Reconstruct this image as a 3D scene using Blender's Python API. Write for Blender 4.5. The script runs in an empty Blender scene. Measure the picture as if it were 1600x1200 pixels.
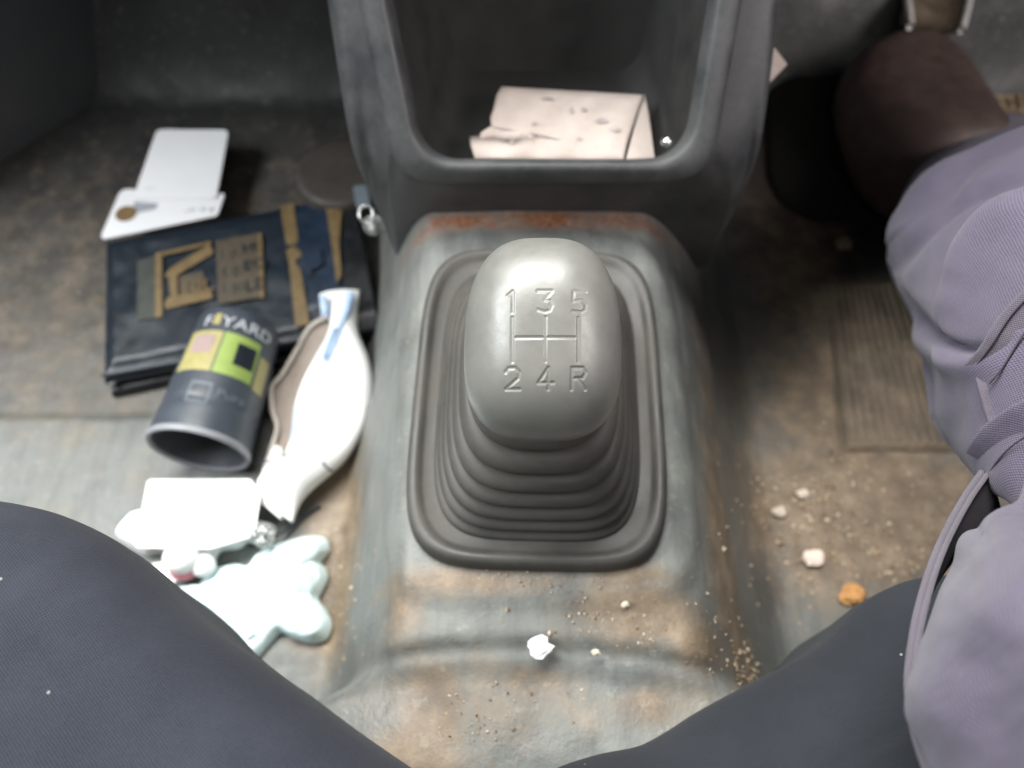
import bpy, math, random
import numpy as np
from mathutils import Vector, noise as mn
random.seed(4); rng = np.random.default_rng(4)
sc = bpy.context.scene
C = sc.collection
R = math.radians
# ------------------------------------------------------------------ camera
CAM = np.array([0, 0, .49]); PITCH = R(28)
sp, cp = math.sin(PITCH), math.cos(PITCH)
FWD = np.array([0, sp, -cp]); UP = np.array([0, cp, sp]); RT = np.array([1., 0, 0])
FP = 1200.
def ray(px, py): return FWD + RT*(px-800)/FP + UP*(600-py)/FP
def P(px, py, z):
    d = ray(px, py); return CAM + d*((CAM[2]-z)/-d[2])
def D(px, py, dep): return CAM + ray(px, py)*dep
cd = bpy.data.cameras.new('camera'); cam = bpy.data.objects.new('camera', cd); C.objects.link(cam)
cam.location = CAM; cam.rotation_euler = (PITCH, 0, 0)
cd.sensor_width = 36; cd.lens = 27; cd.clip_start = .01; cd.clip_end = 50
cd.dof.use_dof = True; cd.dof.focus_distance = .25; cd.dof.aperture_fstop = 7.5
sc.camera = cam
# ------------------------------------------------------------------ object helpers
def link(o, parent=None):
    C.objects.link(o)
    if parent is not None: o.parent = parent
    return o
def tag(o, label=None, cat=None, group=None, kind=None):
    if label: o['label'] = label
    if cat: o['category'] = cat
    if group: o['group'] = group
    if kind: o['kind'] = kind
    return o
def thing(name, label, cat, loc, group=None):
    o = bpy.data.objects.new(name, None); o.empty_display_size = .01; o.location = Vector(loc); link(o)
    return tag(o, label, cat, group)
def mesh(name, V, F, mat, parent=None, smooth=True, uv=None, attrs=None):
    V = np.asarray(V, float)
    me = bpy.data.meshes.new(name)
    off = np.array(parent_loc(parent))
    V = V - off
    me.from_pydata(V.tolist(), [], [tuple(map(int, f)) for f in F])
    if uv is not None:
        l = me.uv_layers.new(name='UVMap')
        vi = np.empty(len(me.loops), int); me.loops.foreach_get('vertex_index', vi)
        l.data.foreach_set('uv', np.asarray(uv, float)[vi].ravel())
    if attrs:
        for k, a in attrs.items():
            at = me.attributes.new(k, 'FLOAT', 'POINT'); at.data.foreach_set('value', np.asarray(a, float).ravel())
    me.materials.append(mat)
    me.polygons.foreach_set('use_smooth', [smooth]*len(me.polygons))
    me.update()
    return link(bpy.data.objects.new(name, me), parent)
def parent_loc(p):
    l = Vector((0, 0, 0))
    while p is not None:
        l += p.location; p = p.parent
    return l
def gridfaces(n, m, wrap=False):
    i = np.arange(n-1)[:, None]; j = np.arange(m if wrap else m-1)[None, :]
    j2 = (j+1) % m
    a = i*m+j; b = i*m+j2; c = (i+1)*m+j2; d = (i+1)*m+j
    return np.stack([a, b, c, d], -1).reshape(-1, 4)
def loft(name, rings, mat, parent=None, closed=True, cap0=False, cap1=False, smooth=True, flip=False):
    n, m = len(rings), len(rings[0]); Rg = np.array(rings)
    V = Rg.reshape(-1, 3)
    F = gridfaces(n, m, closed)
    if flip: F = F[:, ::-1]
    F = [tuple(f) for f in F]
    if cap0: F.append(tuple(range(m)))
    if cap1: F.append(tuple((n-1)*m+k for k in range(m))[::-1])
    du = np.zeros((n, m)); dv = np.zeros((n, m))
    du[:, 1:] = np.cumsum(np.linalg.norm(np.diff(Rg, axis=1), axis=2), 1)
    dv[1:] = np.cumsum(np.linalg.norm(np.diff(Rg, axis=0), axis=2), 0)
    dv[:] = dv.mean(1, keepdims=True)
    return mesh(name, V, F, mat, parent, smooth, np.stack([du, dv], -1).reshape(-1, 2))
def bevel(o, w, seg=2):
    b = o.modifiers.new('bevel', 'BEVEL'); b.width = w; b.segments = seg; b.limit_method = 'ANGLE'; b.angle_limit = R(35)
    return o
def subsurf(o, n):
    s = o.modifiers.new('sub', 'SUBSURF'); s.levels = n; s.render_levels = n; return o
def box(name, lo, hi, mat, parent=None, bw=.002):
    x0, y0, z0 = lo; x1, y1, z1 = hi
    V = [(x0,y0,z0),(x1,y0,z0),(x1,y1,z0),(x0,y1,z0),(x0,y0,z1),(x1,y0,z1),(x1,y1,z1),(x0,y1,z1)]
    F = [(3,2,1,0),(4,5,6,7),(0,1,5,4),(1,2,6,5),(2,3,7,6),(3,0,4,7)]
    return bevel(mesh(name, V, F, mat, parent, False), bw)
def smooth_poly(pts, n, closed=True):
    """Catmull-Rom through points, resampled to n points"""
    p = np.array(pts, float); k = len(p); out = []
    segs = k if closed else k-1; S = 24
    for i in range(segs):
        if closed: a, b, c, d = p[(i-1) % k], p[i], p[(i+1) % k], p[(i+2) % k]
        else: a, b, c, d = p[max(i-1, 0)], p[i], p[i+1], p[min(i+2, k-1)]
        for s in range(S):
            t = s/S
            out.append(.5*((2*b)+(-a+c)*t+(2*a-5*b+4*c-d)*t*t+(-a+3*b-3*c+d)*t**3))
    if not closed: out.append(p[-1])
    o = np.array(out)
    return resample(o, n, closed)
def resample(o, n, closed):
    q = np.vstack([o, o[:1]]) if closed else o
    L = np.r_[0, np.cumsum(np.linalg.norm(np.diff(q, axis=0), axis=1))]
    t = np.linspace(0, L[-1], n+1)[:-1] if closed else np.linspace(0, L[-1], n)
    return np.stack([np.interp(t, L, q[:, i]) for i in range(q.shape[1])], 1)
def tube(name, pts, r, mat, parent=None, n=10, res=60, closed=False):
    p = smooth_poly(pts, res, closed)
    T = np.gradient(p, axis=0); T /= np.linalg.norm(T, axis=1)[:, None]+1e-12
    ref = np.array([0.1, .2, 1.]); rings = []
    for i in range(len(p)):
        a = np.cross(T[i], ref); a /= np.linalg.norm(a); b = np.cross(T[i], a)
        rr = r(i/(len(p)-1)) if callable(r) else r
        th = np.linspace(0, 2*math.pi, n, endpoint=False)
        rings.append(p[i]+rr*(np.cos(th)[:, None]*a+np.sin(th)[:, None]*b))
    if closed: rings.append(rings[0]); return loft(name, rings, mat, parent)
    return loft(name, rings, mat, parent, cap0=True, cap1=True)
def ss(a, b, x):
    t = np.clip((x-a)/(b-a), 0, 1); return t*t*(3-2*t)
def fbm(x, y, f=1, seed=0, oct=3):
    out = np.zeros(np.shape(x)); a = 1.
    xf = np.ravel(x); yf = np.ravel(y); o = np.zeros(len(xf))
    for k in range(oct):
        o += a*np.array([mn.noise((u*f*2**k+seed*7.3, v*f*2**k-seed*3.1, seed)) for u, v in zip(xf, yf)]); a *= .5
    return o.reshape(np.shape(x))
# ------------------------------------------------------------------ materials
def newmat(name):
    m = bpy.data.materials.new(name); m.use_nodes = True
    nt = m.node_tree; b = nt.nodes['Principled BSDF']; return m, nt, b
def N(nt, t, **k):
    n = nt.nodes.new(t)
    for a, v in k.items(): setattr(n, a, v)
    return n
def ramp(nt, fac, stops):
    r = N(nt, 'ShaderNodeValToRGB'); nt.links.new(fac, r.inputs[0])
    e = r.color_ramp.elements
    while len(e) < len(stops): e.new(.5)
    for i, (p, c) in enumerate(stops): e[i].position = p; e[i].color = (*c, 1) if len(c) == 3 else c
    return r.outputs[0]
def mixc(nt, fac, a, b, mode='MIX'):
    m = N(nt, 'ShaderNodeMix', data_type='RGBA', blend_type=mode)
    for i, v in ((0, fac), (6, a), (7, b)):
        if isinstance(v, (int, float)): m.inputs[i].default_value = v
        elif isinstance(v, tuple): m.inputs[i].default_value = (*v, 1)
        else: nt.links.new(v, m.inputs[i])
    return m.outputs[2]
def math_(nt, op, a, b=None, clamp=False):
    m = N(nt, 'ShaderNodeMath', operation=op, use_clamp=clamp)
    for i, v in enumerate((a, b)):
        if v is None: continue
        if isinstance(v, (int, float)): m.inputs[i].default_value = v
        else: nt.links.new(v, m.inputs[i])
    return m.outputs[0]
def noise_(nt, scale, detail=4, rough=.6, vec=None, dist=0):
    n = N(nt, 'ShaderNodeTexNoise'); n.inputs['Scale'].default_value = scale; n.inputs['Detail'].default_value = detail
    n.inputs['Roughness'].default_value = rough; n.inputs['Distortion'].default_value = dist
    if vec is None: vec = N(nt, 'ShaderNodeNewGeometry').outputs['Position']
    nt.links.new(vec, n.inputs['Vector']); return n.outputs['Fac']
def bump(nt, b, h, strength, dist):
    bp = N(nt, 'ShaderNodeBump'); bp.inputs['Strength'].default_value = strength; bp.inputs['Distance'].default_value = dist
    nt.links.new(h, bp.inputs['Height']); nt.links.new(bp.outputs[0], b.inputs['Normal'])
def simple(name, col, rough=.5, var=.15, scale=60, bumpd=.0003, metal=0, spec=.5, tint=None, grit=True):
    m, nt, b = newmat(name)
    n = noise_(nt, scale, 6, .65)
    c0 = tuple(c*(1-var) for c in col); c1 = tuple(min(1, c*(1+var)) for c in col)
    if tint: c0 = tint
    nt.links.new(ramp(nt, n, [(.3, c0), (.7, c1)]), b.inputs['Base Color'])
    r = ramp(nt, noise_(nt, scale*2.3, 5), [(.3, (rough*.8,)*3), (.7, (min(1, rough*1.2),)*3)])
    nt.links.new(r, b.inputs['Roughness'])
    b.inputs['Metallic'].default_value = metal; b.inputs['Specular IOR Level'].default_value = spec
    if bumpd: bump(nt, b, noise_(nt, scale*12, 3), .5, bumpd)
    return m
def fabric(name, ca, cb, pitch, rough=.9, speck=True, bd=.0004, diag=False, sheen=.2):
    m, nt, b = newmat(name)
    uv = N(nt, 'ShaderNodeUVMap').outputs[0]
    mp = N(nt, 'ShaderNodeMapping'); mp.inputs['Scale'].default_value = (1/pitch, 1/pitch, 1)
    if diag: mp.inputs['Rotation'].default_value = (0, 0, R(24))
    nt.links.new(uv, mp.inputs[0])
    # slightly wobbly thread grid
    nz = N(nt, 'ShaderNodeTexNoise'); nz.inputs['Scale'].default_value = .18; nt.links.new(mp.outputs[0], nz.inputs[0])
    ad = N(nt, 'ShaderNodeVectorMath', operation='MULTIPLY_ADD'); nt.links.new(nz.outputs['Color'], ad.inputs[0])
    ad.inputs[1].default_value = (.7, .7, 0); nt.links.new(mp.outputs[0], ad.inputs[2])
    sx = N(nt, 'ShaderNodeSeparateXYZ'); nt.links.new(ad.outputs[0], sx.inputs[0])
    a = math_(nt, 'SINE', math_(nt, 'MULTIPLY', sx.outputs[0], 6.283)); c = math_(nt, 'SINE', math_(nt, 'MULTIPLY', sx.outputs[1], 6.283))
    w = math_(nt, 'MULTIPLY', a, c); w = math_(nt, 'MULTIPLY_ADD', w, .5); 
    w.node.inputs[2].default_value = .5
    fine = noise_(nt, 900, 3, .7); big = noise_(nt, 22, 5, .6)
    w2 = math_(nt, 'ADD', math_(nt, 'MULTIPLY', w, .6), math_(nt, 'MULTIPLY', fine, .4))
    col = ramp(nt, w2, [(.2, ca), (.75, cb)])
    col = mixc(nt, math_(nt, 'MULTIPLY', ramp(nt, big, [(.4, (0, 0, 0)), (.7, (1, 1, 1))]), .45), col, tuple(x*1.25 for x in cb))
    if speck:
        v = N(nt, 'ShaderNodeTexVoronoi'); v.inputs['Scale'].default_value = 75; v.inputs['Randomness'].default_value = 1
        nt.links.new(N(nt, 'ShaderNodeNewGeometry').outputs['Position'], v.inputs['Vector'])
        s = math_(nt, 'LESS_THAN', v.outputs['Distance'], .04)
        col = mixc(nt, math_(nt, 'MULTIPLY', s, .6), col, (.3, .29, .27))
    nt.links.new(col, b.inputs['Base Color']); b.inputs['Roughness'].default_value = rough
    b.inputs['Specular IOR Level'].default_value = .2
    b.inputs['Sheen Weight'].default_value = sheen; b.inputs['Sheen Roughness'].default_value = .5
    bump(nt, b, w2, .8, bd)
    return m
def floor_material():
    m, nt, b = newmat('worn_vinyl_floor')
    at = lambda k: N(nt, 'ShaderNodeAttribute', attribute_name=k).outputs['Fac']
    n1 = noise_(nt, 28, 8, .62); n2 = noise_(nt, 48, 8, .66); n3 = noise_(nt, 420, 3, .6)
    mp = N(nt, 'ShaderNodeMapping'); mp.inputs['Scale'].default_value = (1, .18, 1)
    nt.links.new(N(nt, 'ShaderNodeNewGeometry').outputs['Position'], mp.inputs[0])
    n4 = noise_(nt, 130, 4, .6, mp.outputs[0])
    col = ramp(nt, n1, [(.25, (.115, .122, .118)), (.5, (.155, .162, .152)), (.75, (.205, .213, .196))])
    col = mixc(nt, math_(nt, 'MULTIPLY', ramp(nt, n4, [(.42, (0,)*3), (.66, (1,)*3)]), .35), col, (.055, .06, .062))
    bw = at('brown'); col = mixc(nt, bw, col, ramp(nt, n1, [(.3, (.042, .036, .032)), (.7, (.078, .068, .058))]))
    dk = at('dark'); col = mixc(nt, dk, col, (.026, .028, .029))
    # dirt
    dm = math_(nt, 'ADD', math_(nt, 'MULTIPLY', at('dirt'), 1.35), math_(nt, 'MULTIPLY', math_(nt, 'SUBTRACT', n2, .56), 1.3))
    dm = math_(nt, 'MULTIPLY', ramp(nt, dm, [(.12, (0,)*3), (.95, (1,)*3)]), .9)
    dirtc = ramp(nt, n2, [(.25, (.085, .060, .040)), (.48, (.175, .128, .084)), (.7, (.29, .222, .15))])
    col = mixc(nt, dm, col, dirtc)
    # rust
    rm = math_(nt, 'MULTIPLY', at('rust'), ramp(nt, n2, [(.35, (.25,)*3), (.6, (1,)*3)]), True)
    col = mixc(nt, rm, col, ramp(nt, n3, [(.35, (.12, .05, .028)), (.65, (.25, .115, .06))]))
    # pale scuffs
    v = noise_(nt, 160, 8, .72)
    sm = math_(nt, 'MULTIPLY', ramp(nt, v, [(.58, (0,)*3), (.68, (1,)*3)]), .35)
    col = mixc(nt, sm, col, (.33, .33, .29))
    dsp = ramp(nt, noise_(nt, 110, 5, .7, dist=1.5), [(.60, (0,)*3), (.68, (1,)*3)])
    col = mixc(nt, math_(nt, 'MULTIPLY', dsp, .25), col, (.05, .045, .04))
    nt.links.new(col, b.inputs['Base Color'])
    nt.links.new(ramp(nt, n1, [(.3, (.42,)*3), (.7, (.7,)*3)]), b.inputs['Roughness'])
    bump(nt, b, math_(nt, 'ADD', n2, math_(nt, 'MULTIPLY', n3, .4)), .6, .0012)
    return m
def dusty(name, base, dust, amount, rough=.5, scale=40, bd=.0003):
    """dark moulded rubber or plastic with dust lying in patches"""
    m, nt, b = newmat(name)
    n = noise_(nt, scale, 7, .62); n2 = noise_(nt, scale*9, 4, .6)
    mask = math_(nt, 'MULTIPLY', ramp(nt, math_(nt, 'ADD', math_(nt, 'MULTIPLY', n, .75), math_(nt, 'MULTIPLY', n2, .25)), [(.38, (0,)*3), (.62, (1,)*3)]), amount)
    nt.links.new(mixc(nt, mask, base, dust), b.inputs['Base Color'])
    nt.links.new(ramp(nt, n, [(.3, (rough*.85,)*3), (.7, (min(1, rough*1.3),)*3)]), b.inputs['Roughness'])
    bump(nt, b, n2, .5, bd)
    return m
M = {}
M['floor'] = floor_material()
M['rubber'] = dusty('boot_rubber', (.042, .041, .038), (.11, .097, .08), .30, .52, 30, .0002)
M['plastic'] = dusty('console_plastic', (.030, .032, .035), (.085, .086, .086), .55, .5, 35, .00012)
M['cavity'] = dusty('console_liner', (.012, .012, .012), (.022, .021, .02), .5, .7, 40)
M['dash'] = dusty('dash_plastic', (.018, .021, .025), (.03, .034, .038), .5, .6, 20)
M['knob'] = simple('knob_plastic', (.138, .138, .126), .40, .09, 90, .00006, spec=.8)
M['seat'] = fabric('seat_fabric', (.010, .0120, .0185), (.030, .0335, .045), .00115, bd=.0003, sheen=.04)
M['seat2'] = fabric('seat_fabric_side', (.011, .0125, .016), (.023, .026, .032), .0010, bd=.00022, sheen=.03)
M['cloth'] = fabric('trouser_cotton', (.053, .046, .068), (.114, .099, .140), .00115, bd=.0004, speck=False, sheen=.15)
M['cloth_edge'] = fabric('trouser_trim', (.055, .047, .062), (.115, .098, .122), .0009, bd=.0004, speck=False)
M['lining'] = simple('pocket_gap_shade', (.02, .018, .022), .9)  # near-black tone carries the shadow of the gap behind the piping
M['thread'] = simple('stitching_thread', (.06, .052, .068), .9, bumpd=0)
M['leather'] = simple('shoe_leather', (.085, .058, .052), .55, .3, 60)
M['sole'] = simple('shoe_sole', (.01, .009, .009), .8)
M['paper'] = simple('creased_paper', (.44, .375, .34), .8, .07, 120, .0003)
M['white'] = simple('white_card', (.82, .82, .84), .5, .02, 30, 0)
M['whitecloth'] = simple('white_nonwoven', (.86, .87, .86), .8, .02, 50, .0002)
M['lin_grey'] = simple('mask_lining_grey', (.30, .25, .215), .8, .12, 70)
M['blue'] = simple('pale_blue_trim', (.42, .56, .78), .8, .1, 80)
M['paleblue'] = simple('pale_blue_plush', (.66, .80, .81), .85, .03, 60, .0004, tint=(.60, .76, .78))
M['pink'] = simple('pink_resin', (.75, .25, .3), .4, .1)
M['navy'] = simple('navy_vinyl', (.011, .017, .025), .36, .25, 45, .0005)
M['navy2'] = simple('blue_vinyl_inset', (.013, .024, .045), .4, .3, 60, .0004)
M['black'] = simple('black_vinyl', (.008, .009, .011), .4, .3, 60)
M['gold'] = simple('gold_print', (.155, .105, .045), .5, .25, 140, .0001)
M['brownp'] = simple('brown_print', (.072, .055, .036), .55, .25, 140, .0001)
M['olive'] = simple('olive_print', (.045, .05, .042), .5, .25, 140, .0001)
M['cup'] = simple('navy_cup_plastic', (.048, .058, .074), .42, .12, 50, .0001)
M['cupin'] = simple('cup_inside', (.07, .075, .085), .5, .1, 50, .0001)
M['cuprim'] = simple('cup_rim', (.25, .26, .28), .4, .1, 50, 0)
M['yellow'] = simple('yellow_label', (.36, .32, .13), .5, .12, 90, 0)
M['green'] = simple('green_label', (.27, .37, .09), .5, .12, 90, 0)
M['pinklab'] = simple('pink_label', (.34, .25, .24), .5, .12, 90, 0)
M['greylab'] = simple('grey_label', (.13, .155, .18), .5, .12, 90, 0)
M['letter'] = simple('white_lettering', (.5, .52, .55), .5, .1, 90, 0)
M['coin'] = simple('coin_bronze', (.19, .125, .06), .4, .2, 150, .0001)
M['greyprint'] = simple('grey_print', (.33, .34, .38), .6, .1, 90, 0)
M['inkp'] = simple('ink_smudge', (.33, .29, .28), .8, .25, 90, 0)
M['metal'] = simple('steel', (.62, .62, .62), .22, .1, 60, 0, metal=1)
M['trim'] = simple('bright_trim', (.8, .78, .76), .35, .1, 60, 0, metal=.2)
M['pedalrub'] = simple('pedal_rubber', (.19, .145, .10), .6, .3, 70, .0004)
M['matrub'] = dusty('ribbed_rubber', (.09, .07, .05), (.19, .15, .105), .9, .6, 50)
M['brownrib'] = simple('brown_ribbed_plastic', (.045, .037, .031), .6, .2, 80)
M['stone'] = simple('pale_crumb', (.62, .55, .45), .8, .2, 300)
M['stone2'] = simple('tan_crumb', (.38, .29, .19), .85, .3, 300)
M['orange'] = simple('orange_peel', (.50, .26, .09), .7, .25, 200)
M['elastic'] = simple('dark_elastic', (.05, .055, .07), .8)
gm, gnt, gb = newmat('clear_acrylic'); gb.inputs['Base Color'].default_value = (.8, .82, .8, 1); gb.inputs['Roughness'].default_value = .05
gb.inputs['Transmission Weight'].default_value = .85
gnt.links.new(ramp(gnt, noise_(gnt, 200), [(.3, (.03,)*3), (.7, (.12,)*3)]), gb.inputs['Roughness']); M['clear'] = gm

# ------------------------------------------------------------------ SETTING: floor pan with tunnel
XL0, XL1, XR1, XR0, ZT = -.112, -.044, .070, .172, .15
def hfloor(x, y):
    tun = ss(XL0, XL1, x)*(1-ss(XR1, XR0, x))
    tun = np.power(tun, .92)
    crown = .004*np.clip(1-((x-.013)/.08)**2, 0, 1)
    base = np.where(x < 0, .010*(1-ss(.226, .238, y)), 0.)
    z = base + tun*(ZT-base) + tun*crown
    # raised seat for the boot
    q = (np.abs((x-.013)/.075)**5+np.abs((y-.172)/.10)**5)**.2
    z += .003*(1-ss(.96, 1.06, q))*tun
    # cross member between the seats
    yc = .050 - 1.2*(x-.0)**2
    w = 1-ss(0, .020, y-yc+.010)
    zc = .1455 - .9*(x-.02)**2 + .004*np.exp(-((y-yc+.035)/.022)**2)
    zc = np.maximum(zc, .05)
    z = z*(1-w)+zc*w
    z -= .0030*np.exp(-((y-yc-.004)/.0035)**2)*tun
    # toe board and far wall
    z = z + np.clip((y-.53), 0, .35)*1.0*ss(.53, .60, y)
    z += .35*ss(-.40, -.62, -np.abs(x)*0+x)*0
    return z
xs = np.r_[np.linspace(-.85, -.42, 60)[:-1], np.linspace(-.42, .42, 430), np.linspace(.42, .85, 60)[1:]]
ys = np.r_[np.linspace(-.30, -.02, 40)[:-1], np.linspace(-.02, .62, 330), np.linspace(.62, .95, 60)[1:]]
X, Y = np.meshgrid(xs, ys)
Z = hfloor(X, Y)
Z += .0016*fbm(X, Y, 16, 1, 3) + .0005*fbm(X, Y, 90, 2, 1)
def blob(px, py, rx, ry, z=0., p=2):
    c = P(px, py, z); a = P(px+rx, py, z); b = P(px, py-ry, z)
    return np.exp(-(np.abs((X-c[0])/(a[0]-c[0]))**p + np.abs((Y-c[1])/(b[1]-c[1]))**p))
dirt = np.zeros_like(X)
for a, px, py, rx, ry, z in ((.35, 200, 480, 420, 260, 0), (1.3, 530, 850, 50, 150, .0), (1.3, 515, 960, 55, 70, 0), (.9, 1330, 640, 190, 200, 0), (1.3, 1350, 800, 230, 130, 0),
                             (1., 1150, 1030, 55, 80, .08), (1.1, 1125, 880, 42, 190, .1), (.9, 1090, 1010, 60, 50, .14), (.95, 1000, 960, 120, 55, .15), (.7, 640, 960, 40, 60, .13), (.85, 720, 912, 170, 26, .15), (.9, 990, 905, 80, 22, .15), (1.2, 680, 1120, 55, 75, .135),
                             (1.2, 650, 1190, 70, 60, .135), (.8, 1010, 1110, 60, 40, .135), (.75, 830, 1075, 70, 35, .14), (.5, 740, 1110, 200, 80, .135), (.4, 1040, 1100, 100, 60, .135), (.6, 1130, 620, 35, 220, .12), (.8, 1250, 430, 90, 130, 0)):
    dirt = np.maximum(dirt, a*blob(px, py, rx, ry, z))
rust = 1.3*blob(850, 352, 190, 14, .15, 4) + .8*blob(700, 352, 60, 10, .15) + .6*blob(660, 368, 40, 10, .15)+.35*blob(1250, 300, 60, 90, 0)
dark = np.maximum.reduce([.85*blob(150, 150, 600, 190, 0), .95*blob(1290, 300, 120, 210, 0), .6*blob(1190, 930, 50, 50, 0), .92*ss(.49, .54, Y),.55*blob(1120, 480, 70, 120, .12)])  # footwell shade painted into the colour, along with darker toe board and floor patches
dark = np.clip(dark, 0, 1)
n, m = X.shape
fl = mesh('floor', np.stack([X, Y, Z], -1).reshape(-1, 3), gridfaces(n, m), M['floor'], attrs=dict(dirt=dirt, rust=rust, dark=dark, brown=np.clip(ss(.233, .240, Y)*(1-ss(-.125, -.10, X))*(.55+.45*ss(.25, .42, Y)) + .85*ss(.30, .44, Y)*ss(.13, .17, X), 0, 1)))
tag(fl, kind='structure')
# footwell wall, side trims, dashboard: what encloses the footwell
def slab(name, pts, depthvec, mat, label=None, cat=None, kind=None, bw=.01):
    A = np.array(pts); B = A+np.array(depthvec); k = len(A)
    F = [tuple(range(k)), tuple(range(2*k-1, k-1, -1))]+[(i, i+k, (i+1) % k+k, (i+1) % k) for i in range(k)]
    o = mesh(name, np.vstack([A, B]), F, mat, None, False)
    bevel(o, bw, 3); return tag(o, label, cat, kind=kind)
w1 = slab('firewall', [(-.85, .95, -.05), (.85, .95, -.05), (.85, .95, .60), (-.85, .95, .60)], (0, .03, 0), M['dash'], kind='structure')
# passenger side kick panel : sloping trim at the far left of the footwell
kp = [P(-260, 400, .0), P(0, 250, .0), P(220, 120, .0), P(430, 0, .0), P(640, -130, .0), P(560, -330, .0), P(-500, -260, .0)]
rings = []
for s, zz in ((1, -.01), (1, .0), (.97, .02), (.93, .07), (.90, .15), (.88, .30)):
    c = np.array([-.62, .80, 0]); q = smooth_poly([c+(k-c)*s for k in kp], 60); q[:, 2] = zz; rings.append(q)
kk = loft('kick_panel', rings, M['dash'], cap1=True); tag(kk, 'dark blue grey plastic side trim in the far left corner of the footwell', 'trim panel')
# dashboard over the footwells (above the frame); it shades the floor
prof = [(.425, .30), (.405, .50), (.46, .545), (.95, .60), (.95, .34), (.55, .29)]
V = [(x, y, z) for x in (-.85, .85) for (y, z) in prof]; k = len(prof)
F = [tuple(range(k-1, -1, -1)), tuple(range(k, 2*k))]+[(i, (i+1) % k, (i+1) % k+k, i+k) for i in range(k)]
dsh = bevel(mesh('dashboard', V, F, M['dash'], None, False), .012, 3)
tag(dsh, 'dark plastic dashboard spanning above both footwells and the console', 'dashboard')

# ------------------------------------------------------------------ centre console with open pocket
console = thing('centre_console', 'dark grey moulded console with open pocket in front of the gear lever', 'console', (.022, .285, .15))
fd = np.array([0, .587, .809]); fn = np.array([0, -.809, .587])
def Fm(x, t, d):
    b = np.array([x, .275, .20])
    p = b + fd*t if t >= 0 else b + np.array([0, .16*abs(t), t])
    return p + (fn*d if t >= 0 else np.array([0, -1, .25])*d)
def U(xlt, xlb, xrb, xrt, tb, rad, tt=.27, d=0, bow=0):
    pts = []
    pts += [(xlt+(xlb-xlt)*s, tt+(tb+rad-tt)*s) for s in np.linspace(0, 1, 14)]
    for a in np.linspace(0, 90, 9)[1:]: pts.append((xlb+rad-rad*math.cos(R(a)), tb+rad-rad*math.sin(R(a))))
    for s in np.linspace(0, 1, 22)[1:]: pts.append((xlb+rad+(xrb-xlb-2*rad)*s, tb-bow*4*s*(1-s)))
    for a in np.linspace(0, 90, 9)[1:]: pts.append((xrb-rad+rad*math.sin(R(a)), tb+rad-rad*math.cos(R(a))))
    pts += [(xrb+(xrt-xrb)*s, tb+rad+(tt-tb-rad)*s) for s in np.linspace(0, 1, 14)[1:]]
    return np.array([Fm(x, t, d) for x, t in pts])
op = dict(xlt=-.088, xlb=-.048, xrb=.0885, xrt=.105)
def grow(g, tb=0, **k):
    k['tb'] = tb+.006*(1-min(1, max(0, g)/.0135))
    return dict(xlt=op['xlt']-g, xlb=op['xlb']-g, xrb=op['xrb']+g, xrt=op['xrt']+g, **k)
sh = lambda a, v: a+np.array(v)
cav = [sh(U(**grow(-.014, tb=.004, rad=.016)), (0, .088, -.026)), sh(U(**grow(-.012, tb=.003, rad=.017)), (0, .082, -.026)),
       sh(U(**grow(-.006, tb=.001, rad=.018)), (0, .04, -.024)), sh(U(**grow(-.003, tb=0, rad=.019)), (0, .010, -.022))]
cav.append(sh(U(**grow(-.0012, tb=0, rad=.02)), (0, .004, -.004)))
ob = loft('pocket_liner', cav, M['cavity'], console, closed=False)
wallr = cav[0]; hlf = len(wallr)//2
loft('pocket_back_wall', [wallr[:hlf], wallr[::-1][:hlf]], M['cavity'], console, closed=False, smooth=False)
lip = [cav[-1], sh(U(**grow(-.0004, tb=-.0004, rad=.020, d=.003)), (0, .001, 0)), U(**grow(.0015, tb=-.0012, rad=.021, d=.0055)), U(**grow(.004, tb=-.003, rad=.022, d=.006)),
       U(**grow(.0105, tb=-.0075, rad=.025, d=.0045)), U(**grow(.0128, tb=-.0095, rad=.027, d=.002)), U(**grow(.0135, tb=-.011, rad=.028, d=-.003)), U(**grow(.014, tb=-.0125, rad=.028, d=-.007))]
subsurf(loft('pocket_rim', lip, M['plastic'], console, closed=False), 1)
body = [U(**grow(.0125, tb=-.0118, rad=.028, d=-.0052)),
        U(-.098, -.063, .112, .118, -.030, .03, d=-.006), U(-.098, -.068, .122, .120, -.055, .028, d=-.007),
        U(-.099, -.071, .126, .122, -.11, .02, d=-.009), U(-.101, -.074, .130, .124, -.13, .016, d=-.014)]
body.append(sh(U(-.102, -.077, .133, .127, -.14, .012, d=-.022), (0, 0, 0)))
body.append(sh(U(-.103, -.079, .135, .129, -.142, .012, d=-.03), (0, .05, 0)))
body.append(sh(U(-.103, -.079, .135, .129, -.142, .012, d=-.03), (0, .32, 0)))
subsurf(loft('console_shell', body, M['plastic'], console, closed=False), 1)

# ------------------------------------------------------------------ gear lever: boot and knob
lever = thing('gear_lever', 'satin grey gear knob engraved with a five speed pattern above a black ribbed rubber boot', 'gear lever', (.013, .172, .15))
def sring(cx, cy, z, a, b, n, m=160, tilt=0, twist=0):
    th = np.linspace(0, 2*math.pi, m, endpoint=False)
    c, s = np.cos(th), np.sin(th)
    r = (np.abs(c)**n+np.abs(s)**n)**(-1/n)
    x, y = a*r*c, b*r*s
    ct, st = math.cos(twist), math.sin(twist)
    x, y = x*ct-y*st, x*st+y*ct
    return np.stack([cx+x, cy+y, z+tilt*y], 1)
TW = R(-1.6)
bx, by = .0125, .1705
flange = [(.0625, .0865, .150, 5), (.0630, .0870, .1555, 5), (.0622, .0862, .1590, 5), (.0603, .0843, .1612, 5), (.0580, .082, .1612, 5), (.0562, .0802, .1592, 5), (.0545, .0785, .1580, 5), (.0500, .0735, .1580, 4.8)]
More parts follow.
